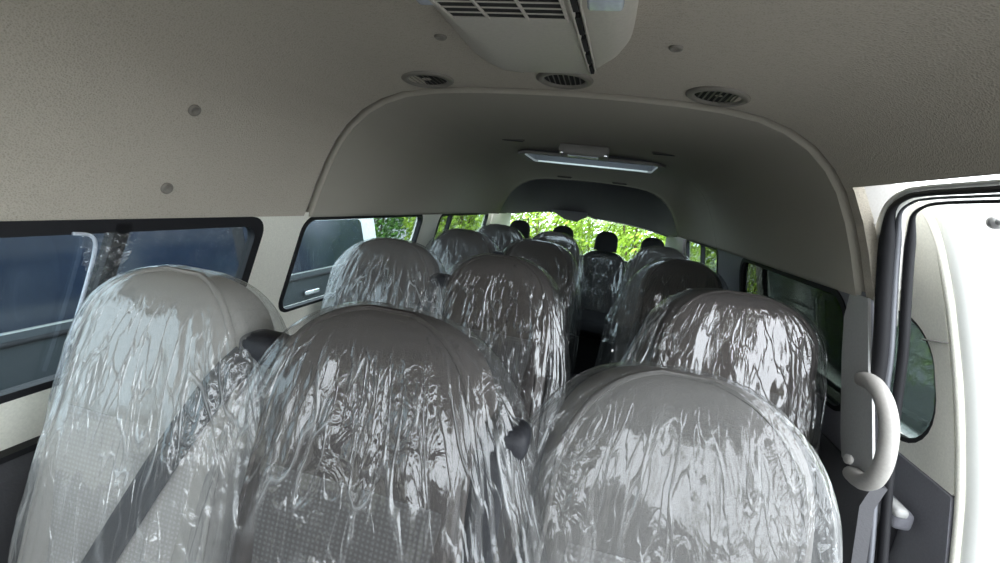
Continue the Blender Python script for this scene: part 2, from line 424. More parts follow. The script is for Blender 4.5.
V, Fc = grid(rows)
film_scrap = (V, Fc)
for d in RW:
    root, off = build_window(wn, 1, *d, 'glassr' if d[0] < 2 else 'glassd'); wn += 1

def strip_y(z):   # front edge of the right rear body side (rear edge of the door opening)
    return y_sh(1.165, z)
# left wall: window band, then dark panel
outer = [(-.9, .74), (3.95, .74), (3.95, 1.178), (-.9, 1.178)]
holes = [rrect(d[0], d[1], ZB, ZT, d[3]) for d in LW]
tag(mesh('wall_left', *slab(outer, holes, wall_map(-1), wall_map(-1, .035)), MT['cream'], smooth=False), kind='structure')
def low_panel(side, y0, y1):
    def q(y):
        return [Vector((side*.838, y, .728)), Vector((side*.815, y, .70)), Vector((side*.812, y, .45)), Vector((side*.83, y, .40)), Vector((side*.835, y, -.02))]
    return loft_solid([q(y0), q((y0+y1)/2), q(y1)], lambda p: Vector((side*.06, 0, 0)))
tag(mesh('wall_left_lower', *low_panel(-1, -1.3, 3.95), MT['dark_trim'], angle=30), kind='structure')
tag(mesh('trim_3', *join(box((-.843, 1.5, .734), (.03, 4.9, .012))), MT['black'], smooth=False), kind='structure')
# right wall behind the door opening
outer = [(1.195, .74), (3.95, .74), (3.95, 1.178), (1.195, 1.178)]
holes = [rrect(d[0], d[1], ZB, ZT, d[3]) for d in RW]
tag(mesh('wall_right', *slab(outer, holes, wall_map(1), wall_map(1, .03)), MT['charcoal'], smooth=False), kind='structure')  # charcoal paints this wall's backlit shade
rowsL = []
for z in (.75, .70, .45, .40, -.02):
    x = {.75: .846, .70: .825, .45: .822, .40: .835, -.02: .84}[z]
    rowsL.append([Vector((x, y_sh(1.165, max(z, .3)), z)), Vector((x, 2.4, z)), Vector((x, 3.95, z))])
tag(mesh('wall_right_lower', *loft_solid(rowsL, lambda p: Vector((.03, 0, 0))), MT['dark_trim'], angle=30), kind='structure')
# unseen cab, added to block light from the front: lower sides, pillars between the front door windows and the windscreen, dashboard, roof header
def cabside(side, y0, y1):
    x = side*.855
    return join(box((x, (y0+y1)/2, .42), (.04, y1-y0, .86)), box((x*.97, y1-.05, 1.05), (.05, .11, .42)), box((x*.95, y0+.04, 1.12), (.05, .08, .60)), box((side*.775, (y0+y1)/2, 1.40), (.07, y1-y0, .06)))
tag(mesh('wall_left_front', *cabside(-1, -1.45, -.32), MT['cream'], smooth=False), kind='structure')
tag(mesh('wall_right_front', *cabside(1, -1.45, -.32), MT['cream'], smooth=False), kind='structure')
tag(mesh('wall_front', *join(box((0, -1.62, .45), (1.74, .36, .94)), box((0, -1.56, .93), (1.5, .40, .07))), MT['dark_trim'], smooth=False), kind='structure')
tag(mesh('trim_7', *join(box((0, -1.33, 1.50), (1.46, .06, .17))), MT['head_front'], smooth=False), kind='structure')
tag(mesh('wall_left_outer', *join(box((-.905, 1.45, .18), (.012, 5.2, 1.0))), MT['white'], smooth=False), kind='structure')  # unseen outer skin, added in white to bounce light
tag(mesh('wall_right_outer', *join(box((.888, 2.55, .18), (.006, 2.9, 1.0))), MT['white'], smooth=False), kind='structure')
# floor
o = mesh('floor', *box((0, 1.32, -.03), (1.76, 5.3, .06)), MT['floor'], smooth=False); tag(o, kind='structure')

# rear end: sloping tailgate trim, backlit shade put into its dark colour, window
TG = empty('door_2', (0, 4.0, .0)); tag(TG, kind='structure')
def tg(u, v): return Vector((u, 4.05-(v-.8)*.0, v))-Vector((0, 4.0, 0))
top = [(x*.93, 1.165+(z-1.165)*.81) for x, z in PROF]
arch = [(-x, z) for x, z in top]+[(x, z) for x, z in top[::-1]][1:]
# upper sloping panel: from the end of the headliner to the head of the rear window
r1 = [Vector((x, -.43, z)) for x, z in arch]
def rwin(x): return 1.236-.075*abs(x/.72)**2.2-(.02 if x > 0 else 0)
r3 = []
for x, z in arch:
    zz = min(z, rwin(x)); r3.append(Vector((x*1.03, .02, zz)))
r2 = [a.lerp(b, .12)+Vector((0, 0, -.012 if abs(a.x) < .55 else 0)) for a, b in zip(r1, r3)]
mesh('upper_trim', *loft_solid([r1, r2, r3], lambda p: Vector((0, .03, .03))), MT['dark_trim'], TG, angle=40)
mesh('trim_lip', *tube([p+Vector((0, .01, -.004)) for p in r1], .004, 6), MT['unit_dark'], TG)
V, Fc = slab([(-.86, .0), (.86, .0), (.86, 1.50), (-.86, 1.50)], [[(-.735, .86), (.735, .86)]+[(.735-1.47*k/24, rwin(.735-1.47*k/24)) for k in range(25)]], lambda u, v: Vector((u, .05, v)), lambda u, v: Vector((u, .10, v)))
mesh('tailgate_panel', V, Fc, MT['dark_trim'], TG, smooth=False)
pn = [(-.74, .85), (.74, .85), (.74, 1.25), (-.74, 1.25)]
mesh('pane', *slab(pn, [], lambda u, v: Vector((u, .07, v)), lambda u, v: Vector((u, .074, v))), MT['glassc'], TG, smooth=False)
# wiper motor cover hanging over the upper edge of the rear window
q = [(-.36, 1.26), (-.30, 1.225), (-.20, 1.175), (-.085, 1.165), (-.04, 1.20), (.0, 1.215), (.0, 1.26)]
mesh('wiper_motor_cover', *slab(q, [], lambda u, v: Vector((u, -.02, v)), lambda u, v: Vector((u, .06, v))), MT['charcoal'], TG, angle=30)
mesh('window_lip', *tube([Vector((x, .035, rwin(x)-.003)) for x in [0+.72*k/10 for k in range(11)]], .006, 6), MT['metal'], TG)
# rear quarter pillars
for s_, nm in ((-1, 'wall_rear_left'), (1, 'wall_rear_right')):
    P = [[Vector((s_*(.80-.0*k), 3.62+.0*k, z)), Vector((s_*.775, 3.80, z)), Vector((s_*.72, 4.04, z))] for k, z in enumerate((1.25, 1.1, .9, .74, 0))]
    for row, z in zip(P, (1.25, 1.1, .9, .74, 0)): row[0].x = s_*(wx(z)-.01)
    tag(mesh(nm, *loft_solid(P, lambda p: Vector((s_*.05, 0, 0))), MT['cream'] if s_ < 0 else MT['charcoal'], angle=30), kind='structure')  # right pillar takes the same shade-dark charcoal

# ------------------------------------------------------------------ door opening: cream lip and weather strip
def bx(z):   # outline of the body along the opening
    pts = [(1.40, .752), (1.30, .785), (1.155, .815), (1.0, .84), (.84, .855), (.6, .862), (0, .865)]
    for (a, xa), (b, xb) in zip(pts, pts[1:]):
        if z >= b: return xb+(xa-xb)*(min(z, a)-b)/(a-b)
    return .865
STRIP = [(-.55, 1.403), (0, 1.403), (.6, 1.403), (.9, 1.403), (1.02, 1.402), (1.075, 1.395), (1.118, 1.372), (1.135, 1.32), (1.142, 1.25), (1.142, 1.17), (1.134, 1.058), (1.128, .937), (1.11, .818), (1.081, .704), (1.041, .566), (1.0, .40), (.985, .2), (.98, .05)]
path = smooth_path([(bx(z), y, z) for y, z in STRIP], 6)
ws = empty('trim_4', (.86, .97, .05)); tag(ws, kind='structure')
off = Vector(ws.location)
def shifted(dx, dy, dz):   # dy follows the pillar, dz the header
    out = []
    for i, p in enumerate(path):
        t = (path[min(i+1, len(path)-1)]-path[max(i-1, 0)]).normalized(); n = Vector((1, 0, 0)); c = t.cross(n).normalized()
        out.append(p+c*dy+Vector((dx, 0, 0))-off)
    return out
rs = [(.006 if p.y < 1.05 and p.z > 1.3 else min(.016, .006+.010*max(0, (1.39-p.z)/.08))) for p in path]
mesh('rubber_seal', *join(tube(shifted(-.006, -.004, 0), rs, 10), tube(shifted(.030, .010, 0), [r*.62 for r in rs], 8)), MT['black'], ws)
mesh('seal_bead', *tube(shifted(.008, .004, 0), [r*.5 for r in rs], 8), MT['strip'], ws)
# cream lip between headliner and seal, around the corner and down the pillar
rowA, rowB = [], []
for i, p in enumerate(path):
    if p.z < 1.10: continue
    t = (path[min(i+1, len(path)-1)]-path[max(i-1, 0)]).normalized(); c = t.cross(Vector((1, 0, 0))).normalized()
    q = p-c*.010+Vector((.008, 0, 0)); 
    k = .018+.034*min(1, max(0, (1.385-p.z)/.085))**1.3 if p.z > 1.30 else max(.012, .055-(1.30-p.z)*.24)
    r = p-c*k; r.x = p.x-.016
    rowA.append(q); rowB.append(r)
mid = [(a+b)/2+Vector((-.006, 0, 0)) for a, b in zip(rowA, rowB)]
tag(mesh('trim_5', *loft_solid([rowA, mid, rowB], lambda p: Vector((.02, 0, 0))), MT['white']), kind='structure')
# grey quarter trim that carries the grab handle
qo = [(1.174, .735), (1.29, .70), (1.30, .80), (1.292, 1.0), (1.28, 1.10), (1.25, 1.168), (1.174, 1.168)]
tag(mesh('trim_6', *slab(qo, [], wall_map(1, -.008), wall_map(1, -.001)), MT['grey_trim'], angle=30), kind='structure')
gh = empty('grab_handle', (.80, 1.05, .88)); tag(gh, 'light grey moulded grab handle on the pillar beside the open sliding door', 'handle')
off = Vector(gh.location)
P = smooth_path([(.815, 1.145, .975), (.80, 1.085, .985), (.792, 1.03, .972), (.788, .99, .94), (.787, .972, .90), (.788, .968, .853), (.792, .985, .807), (.802, 1.03, .772), (.818, 1.09, .755)], 6)
P = [p-off for p in P]
n = len(P); rad = [.021-.004*math.sin(math.pi*i/(n-1)) for i in range(n)]
mesh('grip', *tube(P, rad, 14, up=(1, 0, 0), flat=.95), MT['plastic_grey'], gh)
mesh('mounting_plate', *slab(rrect(1.10, 1.16, .745, .985, .025), [], lambda u, v: Vector((wx(v)-.024, u-.25*(1.155-v)+.03, v))-off, lambda u, v: Vector((wx(v)-.016, u-.25*(1.155-v)+.035, v))-off), MT['grey_trim'], gh, angle=30)
mesh('screw_cover', *disc_bump(Vector((.80, 1.09, .79))-off, (-1, -.3, .2), .012, .006), MT['plastic_grey'], gh)

# ------------------------------------------------------------------ sliding door, slid open
DR = empty('door_1', (1.0, 1.1, .0)); tag(DR, kind='structure'); off = Vector(DR.location)
def dx(z):
    pts = [(1.46, .845), (1.41, .862), (1.2, .918), (1.0, .962), (.8, .99), (.6, 1.0), (-.2, 1.0)]
    for (a, xa), (b, xb) in zip(pts, pts[1:]):
        if z >= b: return xb+(xa-xb)*(min(z, a)-b)/(a-b)
    return 1.0
def dmap(o_): return lambda y, z: Vector((dx(z)+o_, y-.22*(1.155-z), z))-off
def densify(poly, step=.06):
    out = []
    for a, b in zip(poly, poly[1:]+poly[:1]):
        n = max(1, int(math.dist(a, b)/step))
        for k in range(n): out.append((a[0]+(b[0]-a[0])*k/n, a[1]+(b[1]-a[1])*k/n))
    return out
Y0, Y1 = 1.135, 2.42
wh = densify(rrect(Y0+.050, Y1-.10, .80, 1.135, [.16, .06, .06, .10], 9))
body = densify(rrect(Y0-.018, Y1, -.15, 1.455, [.02, .02, .06, .11], 9))
frame = densify(rrect(Y0-.035, Y1, -.15, 1.455, [.02, .02, .06, .11], 9))
mesh('door_shell', *slab(body, [wh], dmap(.012), dmap(.085)), MT['white'], DR, angle=35)
# return flange of the front edge, standing proud
fe = [( -.040, z) for z in [ -.15+.08*k for k in range(20)]]
rowsF = []
for o_, yy in ((.006, -.025), (.022, -.052), (.085, -.06), (.12, -.045)):
    rowsF.append([Vector((dx(z)+o_, Y0+yy-.22*(1.155-z), z))-off for z in [-.15+.0840*k for k in range(20)]])
mesh('front_edge', *loft_solid(rowsF, lambda p: Vector((0, .03, 0))), MT['white'], DR)
up = densify(rrect(Y0, Y1-.03, .775, 1.43, [.005, .005, .05, .10], 9))
V, Fc = slab(up, [wh], dmap(-.004), dmap(.014)); mesh('upper_trim', V, Fc, MT['cream'], DR, angle=35)
lo = densify(rrect(Y0+.0, Y1-.03, -.05, .772, .005, 3))
mesh('lower_trim', *slab(lo, [], dmap(-.008), dmap(.014)), MT['charcoal'], DR, angle=35)
ring = densify(rrect(Y0+.060, Y1-.11, .81, 1.125, [.155, .055, .055, .095], 9))
mesh('window_gasket', *slab(densify(rrect(Y0+.045, Y1-.095, .795, 1.14, [.165, .065, .065, .105], 9)), [ring], dmap(.0), dmap(.02)), MT['black'], DR, angle=35)
mesh('pane', *slab(densify(rrect(Y0+.055, Y1-.105, .805, 1.13, [.158, .058, .058, .098], 9)), [], dmap(.03), dmap(.034)), MT['glassx'], DR, smooth=True)
P = smooth_path([dmap(.004)(y, z) for y, z in ((Y1-.2, 1.437), (Y0+.3, 1.437), (Y0+.13, 1.437), (Y0+.05, 1.41), (Y0+.005, 1.35), (Y0-.008, 1.25), (Y0-.01, 1.1), (Y0-.01, .9), (Y0-.01, .7), (Y0-.01, .4))], 5)
mesh('door_seal', *tube(P, .009, 8), MT['cream'], DR)
lt = rbox('latch', Vector((.955, 1.145, .655))-off, (.045, .09, .05), .014, MT['charcoal'], DR)
rbox('latch_lever', Vector((.94, 1.12, .68))-off, (.03, .06, .025), .01, MT['grey_trim'], lt).parent = DR
rbox('latch_slot', Vector((.975, 1.17, .55))-off, (.03, .035, .13), .01, MT['black'], DR)
V, Fc = disc_bump(Vector((.905, 1.060, 1.372))-off, (-.35, -1, -.1), .018, .010)
V2, F2 = disc_bump(Vector((.903, 1.052, 1.371))-off, (-.35, -1, -.1), .008, .010)
mesh('door_bolt', *join((V, Fc), (V2, F2)), MT['metal'], DR)
mesh('panel_seam', *tube([dmap(-.004)(Y0+.0, 1.10), dmap(-.004)(Y0+.085, 1.085)], .002, 6), MT['unit_dark'], DR)

# ------------------------------------------------------------------ ceiling fittings
def ceil_pt(x, y): return Vector((x, y, roof_z(x)+(.004 if y < 1.2 else 0)))
def ceil_nrm(x): 
    h = .02; dz = (roof_z(x+h)-roof_z(x-h))/(2*h); return Vector((dz, 0, -1)).normalized()
def round_vent(x, y, label):
    root = empty('air_vent', ceil_pt(x, y)); tag(root, label, 'vent', 'round air vents in the ceiling')
    n = ceil_nrm(x); a = Vector((0, 1, 0)); b = n.cross(a)
    def ring(r, h, k=32): return [n*h+(a*math.cos(2*math.pi*i/k)*r+b*math.sin(2*math.pi*i/k)*r) for i in range(k)]
    mesh('vent_rim', *grid([ring(.070, -.002), ring(.069, .004), ring(.062, .008), ring(.052, .006), ring(.049, -.004)], True), MT['rim_brown'], root)
    mesh('duct', *grid([ring(.051, .001), ring(.001, .0005)], True), MT['hole'], root)
    sl = []
    for k in range(-3, 4):
        hw = math.sqrt(max(.0001, .047**2-(k*.0125)**2))
        R_ = Matrix.Rotation(math.radians(38), 3, a)
        rot = Matrix((b, a, -n)).transposed() @ Matrix.Rotation(math.radians(35), 3, 'Y')
        sl.append(box(b*(k*.0125)+n*.003, (.0040, hw*2, .0012), rot))
    mesh('louvres', *join(*sl), MT['vent_brown'], root, smooth=False)
    return root
round_vent(-.365, 1.115, 'round brown slatted ceiling vent over the window side of the front headliner')
round_vent(.0, 1.095, 'round slatted ceiling vent just behind the overhead cooling unit')
round_vent(.352, 1.11, 'round slatted ceiling vent nearest the open sliding door')
for (x, y, l) in ((-.22, .84, 'small round trim button on the ceiling beside the overhead cooling unit, window side'),
                  (.22, .85, 'small round trim button on the ceiling beside the overhead cooling unit, door side'),
                  (-.697, .735, 'small round trim button on the curved side headliner, upper of two above the window'),
                  (-.772, .73, 'small round trim button on the side headliner just above the window, lower of two')):
    if abs(x) < .5: p, n = ceil_pt(x, y), ceil_nrm(x)
    else:
        z = 1.40 if x > -.75 else 1.235; p = Vector((x, y, z)); n = Vector((.85, 0, -.5 if x > -.75 else -.3)).normalized()
        p = None
        best = min((k/500 for k in range(500)), key=lambda t: abs(prof(t)[1]-z)); a_ = prof(best); p = Vector((a_[0]-.003, y, a_[1]))
    r = empty('trim_button', p); tag(r, l, 'button', 'headliner trim buttons')
    mesh('button_head', *disc_bump((0, 0, 0), n, .0125, .005, rings=((1, -.2), (1, .5), (.8, 1), (.55, .7), (.3, .35), (.001, .3))), MT['rim_brown'], r)
for (x, y, l) in ((-.335, 2.06, 'narrow dark slot vent in the rear ceiling, window side ahead of the roof hatch'),
                  (.365, 2.06, 'narrow dark slot vent in the rear ceiling, door side ahead of the roof hatch'),
                  (-.20, 3.42, 'small dark slot vent in the ceiling behind the roof hatch, window side'),
                  (.225, 3.44, 'small dark slot vent in the ceiling behind the roof hatch, door side')):
    kz, kx = rear_k(y); z = 1.165+(roof_z(x)-1.165)*kz-.004
    r = empty('slot_vent', (x, y, z)); tag(r, l, 'vent', 'slot vents in the rear ceiling')
    mesh('vent_rim', *slab(rrect(-.058, .058, -.02, .02, .019), [rrect(-.052, .052, -.014, .014, .0135)], lambda u, v: Vector((u, v, -.005)), lambda u, v: Vector((u, v, .004))), MT['vent_brown'], r, angle=30)
    mesh('vent_slot', *slab(rrect(-.052, .052, -.014, .014, .0135), [], lambda u, v: Vector((u, v, -.007)), lambda u, v: Vector((u, v, .003))), MT['hole'], r, smooth=False)

# overhead cooling unit
AC = empty('overhead_cooling_unit', (0, .6, 1.55)); tag(AC, 'beige plastic cooling unit on the ceiling with slatted grille', 'air conditioner'); off = Vector(AC.location)
def zb(y): return 1.512+(y-.5)*.125 if y < .9 else 1.562+(y-.9)*.20
L_in = [(-.085, .1), (-.085, .3), (-.086, .5), (-.098, .7), (-.112, .87), (-.110, .97), (-.085, 1.0)]
L_out = [(-.155, .1), (-.16, .3), (-.168, .55), (-.182, .75), (-.178, .92), (-.15, 1.01), (-.09, 1.045)]
Rr = [(.070, .1), (.070, .3), (.071, .5), (.073, .7), (.074, .87), (.074, .955), (.072, .985)]
rows = []
rows.append([Vector((x, y, 1.60)) for x, y in L_out]); rows.append([Vector((x+.002, y, roof_z(x)+.002)) for x, y in L_out])
rows.append([Vector(((a[0]*.35+b[0]*.65), (a[1]*.35+b[1]*.65), zb(b[1])*.75+roof_z(a[0])*.25)) for a, b in zip(L_out, L_in)])
rows.append([Vector((x, y, zb(y))) for x, y in L_in])
for f in (.1, .35, .65, .9): rows.append([Vector((a[0]*(1-f)+b[0]*f, a[1]*(1-f)+b[1]*f, zb(a[1]))) for a, b in zip(L_in, Rr)])
rows.append([Vector((x, y, zb(y))) for x, y in Rr])
rows.append([Vector((x, y, 1.605)) for x, y in Rr])
for r in rows:
    r[:] = [p-off for p in r]
V, Fc = grid(rows)
nc = 7; last = [i*nc+nc-1 for i in range(len(rows))]
Fc.append(tuple(last)); Fc.append(tuple(i*nc for i in range(len(rows)))[::-1])
mesh('housing', V, Fc, MT['unit'], AC, angle=25)
# the side module on the door side
Rm = [tuple(p)[:2] for p in smooth_path([(.1, .138, 0), (.3, .140, 0), (.5, .142, 0), (.65, .143, 0), (.75, .139, 0), (.82, .126, 0), (.87, .106, 0), (.90, .083, 0)], 4)]
rows = []
for f, dz in ((0, 0), (.45, -.0), (.85, .008), (1, .02)):
    rows.append([Vector((.082+(x-.082)*f, y, zb(min(y, .9))+.004+dz)) for y, x in Rm])
rows.append([Vector((x, y, 1.60)) for y, x in Rm])
rows = [[p-off for p in r] for r in rows]
V, Fc = grid(rows); nc = len(Rm)
Fc.append(tuple(i*nc for i in range(len(rows)))[::-1])
mesh('side_module', V, Fc, MT['unit'], AC, angle=40)
sl = []; dk = []
y0 = .36
dk.append(box(Vector((-.008, .482, zb(.482)-.001))-off, (.145, .145, .002), Matrix.Rotation(math.atan(.125), 3, 'X')))
mesh('grille_recess', *join(*dk), MT['hole'], AC, smooth=False)
for k in range(8):
    y = .412+k*.0195; sl.append(box(Vector((-.008, y, zb(y)-.0028))-off, (.146, .0030, .0010), Matrix.Rotation(.12, 3, 'X')))
for x in (-.081, -.033, .017, .065): sl.append(box(Vector((x, .482, zb(.482)-.0028))-off, (.0030, .147, .003), Matrix.Rotation(math.atan(.125), 3, 'X')))
mesh('grille', *join(*sl), MT['unit'], AC, smooth=False)
dk = []; ss = []
for k in range(5):
    y = .44+k*.098; dk.append(box(Vector((.0775, y+.04, zb(y+.04)+.000))-off, (.006, .078, .006), Matrix.Rotation(math.atan(.125), 3, 'X')))
mesh('side_slots', *join(*dk), MT['hole'], AC, smooth=False)
P = [Vector((.0725, y, zb(y)-.001))-off for y in (.1, .3, .5, .7, .85, .94)]
P2 = [Vector((.0835, y, zb(y)+.000))-off for y in (.1, .3, .5, .7, .85, .92)]
mesh('slot_rim', *join(tube(P, .0028, 6), tube(P2, .002, 6)), MT['unit'], AC)
rbox('lamp_lens', Vector((.112, .42, zb(.42)-.002))-off, (.036, .11, .012), .004, MT['lens'], AC)
rbox('side_lamp_lens', Vector((-.122, .52, 1.545))-off, (.03, .10, .02), .005, MT['lens'], AC)

# roof hatch with handle
RH = empty('roof_hatch', ((HX0+HX1)/2, (HY0+HY1)/2, 1.59)); tag(RH, 'framed glass roof hatch in the rear ceiling with lit far edge painted pale', 'roof hatch'); off = Vector(RH.location)
def R4(a): return rrect(HX0-a, HX1+a, HY0-a, HY1+a, .04+max(a, 0), 5)
def zf(u): return 1.566-.05*abs(u)**2*1.2
mesh('hatch_frame', *slab(R4(.035), [R4(-.004)], lambda u, v: Vector((u, v, zf(u)))-off, lambda u, v: Vector((u, v, zf(u)+.012))-off), MT['unit_dark'], RH, angle=30)
mesh('hatch_curb', *slab(R4(.02), [R4(-.002)], lambda u, v: Vector((u, v, zf(u)+.012))-off, lambda u, v: Vector((u, v, 1.70))-off), MT['dark_trim'], RH, angle=30)
mesh('pane', *slab(R4(.03), [], lambda u, v: Vector((u, v, 1.702))-off, lambda u, v: Vector((u, v, 1.708))-off), MT['glassd'], RH, smooth=False)
mesh('lit_edge_strip', *box(Vector(((HX0+HX1)/2, HY1-.006, 1.566))-off, (HX1-HX0-.03, .008, .009)), MT['white'], RH, smooth=False)  # white strip paints the lit far edge of the opening
DL = empty('dome_lamp', (.005, 2.16, 1.582)); tag(DL, 'grey box shaped dome lamp with chrome corners just ahead of the roof hatch', 'lamp')
lb = rbox('lamp_body', (0, 0, -.018), (.235, .15, .05), .014, MT['unit_dark'], DL)
rbox('lamp_lens', (0, -.012, -.042), (.15, .09, .014), .005, MT['lens'], DL)
for s_ in (-1, 1): rbox('chrome_corner', (s_*.103, -.062, -.033), (.022, .022, .018), .004, MT['chrome'], lb)

# ------------------------------------------------------------------ seats
def se(q, Q, n): 
    q = max(0., min(1., q/Q)); return (1-(1-q)**n)**(1/n)
def back_point(th, q, spec, grow=0., drop=True):
    """point of the seat back outline at angle th (0 = +x side, 90 = rear, 270 = front) and depth q below the apex"""
    Hh, W, T = spec['H'], spec['W'], spec['T']
    w = W*se(q, spec.get('Qw', .18), 2.5)+min(q, .6)*.036+grow
    t = (T+min(q, .6)*.045)*se(q, .075, 2.2)+grow
    e = 2/spec.get('n', 3.4)
    c, s = math.cos(th), math.sin(th)
    x = math.copysign(abs(c)**e, c)*w; y = math.copysign(abs(s)**e, s)*t
    if s < 0 and grow < .003:      # padded front: side bolsters stand proud, middle slightly hollow
        u = abs(x)/max(w, 1e-4)
        bol = math.exp(-((u-.80)/.13)**2)
        y -= .014*bol*min(1, max(0, (q-.20)/.12)); y += .006*math.exp(-(u/.5)**2)*min(1, q/.1)
        y -= .006*math.exp(-((q-.10)/.05)**2)*(1-u*u)
    z = Hh-q
    y += -spec['rec']*q
    return Vector((x, y, z))
def back_surface(spec, nl=44, na=64, grow=0., depth=None):
    D = depth or spec['D']; rows = []
    for i in range(nl+1):
        q = D*(i/nl)**2.0; q = max(q, .0004)
        rows.append([back_point(2*math.pi*k/na, q, spec, grow) for k in range(na)])
    V, Fc = grid(rows, True); Fc.append(tuple(range(na))[::-1]); Fc.append(tuple(nl*na+k for k in range(na)))
    return V, Fc
FULL = dict(H=1.105, W=.188, T=.052, rec=.20, D=.70, n=3.6)
SMALL = dict(H=1.075, W=.183, T=.052, rec=.20, D=.70, n=3.6)
WIDE = dict(H=1.11, W=.208, T=.055, rec=.20, D=.70, n=3.8, Qw=.15)
REAR = dict(H=.955, W=.172, T=.055, rec=.20, D=.52, n=3.6, Qw=.10)
HEADR = dict(H=1.125, W=.092, T=.048, rec=.1, D=.165, n=2.6, Qw=.09)
def insert_patch(spec, x_half, q0, q1, lift=.004):
    rows = []
    N = 26; Mq = 34
    for i in range(Mq+1):
        f = i/Mq; q = q0+(q1-q0)*f
        hw = x_half*(1-.22*min(1, f*1.5))*(1 if f > .02 else .97)
        row = []
        for k in range(N+1):
            xx = -hw+2*hw*k/N
            # find the angle whose x matches
            w = spec['W']*se(q, spec.get('Qw', .18), 2.5)+min(q, .6)*.036
            c = min(.999, abs(xx)/w)**(spec['n']/2); th = math.acos(c)
            th = -th if xx > 0 else -(math.pi-th)
            p = back_point(th, q, spec); edge = min(1, (hw-abs(xx))/.012, (i+.3)/2.5)
            p.y -= lift*edge+.0008; p.x = xx; row.append(p)
        rows.append(row)
    return loft_solid(rows, lambda p: Vector((0, .006, 0)))
def piping(spec, th_deg, rad=.0045, q_end=.66):
    pts = []
    th = math.radians(th_deg)
    qs = [.0015+(q_end)*(i/30)**2 for i in range(31)]
    for q in reversed(qs): pts.append(back_point(math.pi-th, q, spec)) 
    for q in qs: pts.append(back_point(th, q, spec))
    return tube(pts, rad, 6)
def cushion(spec_w, y0, y1, z0, z1):
    rows = []
    N = 28
    for i in range(21):
        f = i/20; y = y0+(y1-y0)*f; e = se(min(f, 1-f)*(y1-y0), .06, 2.2)
        row = []
        for k in range(N):
            a = 2*math.pi*k/N; c, s = math.cos(a), math.sin(a)
            x = math.copysign(abs(c)**.5, c)*spec_w*(.9+.1*e); z = math.copysign(abs(s)**.5, s)*(z1-z0)/2*max(.05, e)
            if s > 0: z += .012*(abs(x)/spec_w)**4*e
            row.append(Vector((x, y, (z0+z1)/2+z)))
        rows.append(row)
    V, Fc = grid(rows, True); Fc.append(tuple(range(N))[::-1]); Fc.append(tuple(20*N+k for k in range(N))); return V, Fc
CACHE = {}
def cached(key, fn, m):
    if key not in CACHE:
        o = mesh(key, *fn(), m, angle=60); CACHE[key] = o.data; bpy.data.objects.remove(o)
    return CACHE[key]
def part(name, key, fn, m, parent):
    me = cached(key+m.name, fn, m); o = bpy.data.objects.new(name, me); sc.collection.objects.link(o); o.parent = parent; return o
def belt_path(side, top_z, bot_z, spec, x_top, x_bot):
    pts = []
    for i in range(25):
        f = i/24; z = top_z+(bot_z-top_z)*f; x = x_top+(x_bot-x_top)*(f**.9); q = spec['H']-z
        w = spec['W']*se(q, .18, 2.5)+min(q, .6)*.036
        c = min(.97, abs(x)/w)**(spec['n']/2); th = math.acos(c); th = -th if x > 0 else -(math.pi-th)
        p = back_point(th, q, spec); p.x = x; p.y -= .014; pts.append(p)
    return pts
def ribbon(pts, width, thick=.002):
    V = []; rows = []
    for i, p in enumerate(pts):
        t = (pts[min(i+1, len(pts)-1)]-pts[max(i-1, 0)]).normalized(); s = t.cross(Vector((0, 1, 0))).normalized()*width/2
        rows.append([p-s, p-s*.5+Vector((0, -.001, 0)), p, p+s*.5+Vector((0, -.001, 0)), p+s])
    return loft_solid(rows, lambda p: Vector((0, thick, 0)))
def make_seat(x, y, label, group, light=False, belt=None, yaw=0., spec=None):
    s = empty('passenger_seat', (x, y, 0)); s.rotation_euler.z = yaw; tag(s, label, 'seat', group)
    sp_ = spec or FULL; kk = '' if spec is None else str(spec['W'])
    fab = MT[('fabric', 'fabric_lit', 'fabric_half_lit')[int(light)]]; ins = MT[('insert', 'insert_lit', 'insert_half_lit')[int(light)]]
    part('backrest', 'backrest'+kk, lambda: back_surface(sp_), fab, s)
    part('backrest_insert', 'insert'+kk, lambda: insert_patch(sp_, .150 if spec is None else .135, .245, .66), ins, s)
    part('piping', 'piping'+kk, lambda: piping(sp_, -38, .0055), fab, s)
    part('seat_cushion', 'cushion', lambda: cushion(.215, -.58, -.09, .31, .45), fab, s)
    part('seat_base', 'seat_base', lambda: join(box((0, -.33, .28), (.36, .40, .05)), box((-.14, -.33, .135), (.04, .34, .26)), box((.14, -.33, .135), (.04, .34, .26)), box((-.14, -.33, .012), (.06, .42, .02)), box((.14, -.33, .012), (.06, .42, .02))), MT['blackfab'], s)
    if belt:
        x0, z0, x1, z1 = belt
        sb = mesh('seat_belt', *ribbon(belt_path(1, z0, z1, FULL, x0, x1), .050), MT['belt'], s)
        rbox('belt_guide', (x0+.012, -.035-.2*(1.105-z0)+.02, z0+.01), (.075, .06, .05), .018, MT['belt'], sb)
    return s
RA, RB, RC, RD, RE = .60, 1.41, 2.23, 3.04, 3.76
make_seat(-.562, RA, 'grey seat with lit-toned cloth by the side window in the front row, black belt strap across it', 'front row seats', light=True, belt=(.185, 1.0, -.10, .42))
make_seat(-.155, RA, 'grey-brown seat with dotted insert in the middle of the front row', 'front row seats', belt=(.198, .95, .214, .46))
make_seat(.30, RA+.05, 'front row seat in half-lit grey cloth tone on the sliding door side', 'front row seats', light=2, spec=SMALL)
make_seat(-.572, RB, 'seat by the side window in the second row under streaky film', 'second row seats', belt=(.19, .98, .10, .5))
make_seat(-.160, RB, 'grey-brown seat in the middle of the second row', 'second row seats')
make_seat(.572, RB-.06, 'single seat on the door side of the second row under bright crinkled film', 'second row seats', spec=WIDE)
make_seat(-.572, RC, 'seat by the side window in the third row', 'third row seats', belt=(.19, .98, .10, .5))
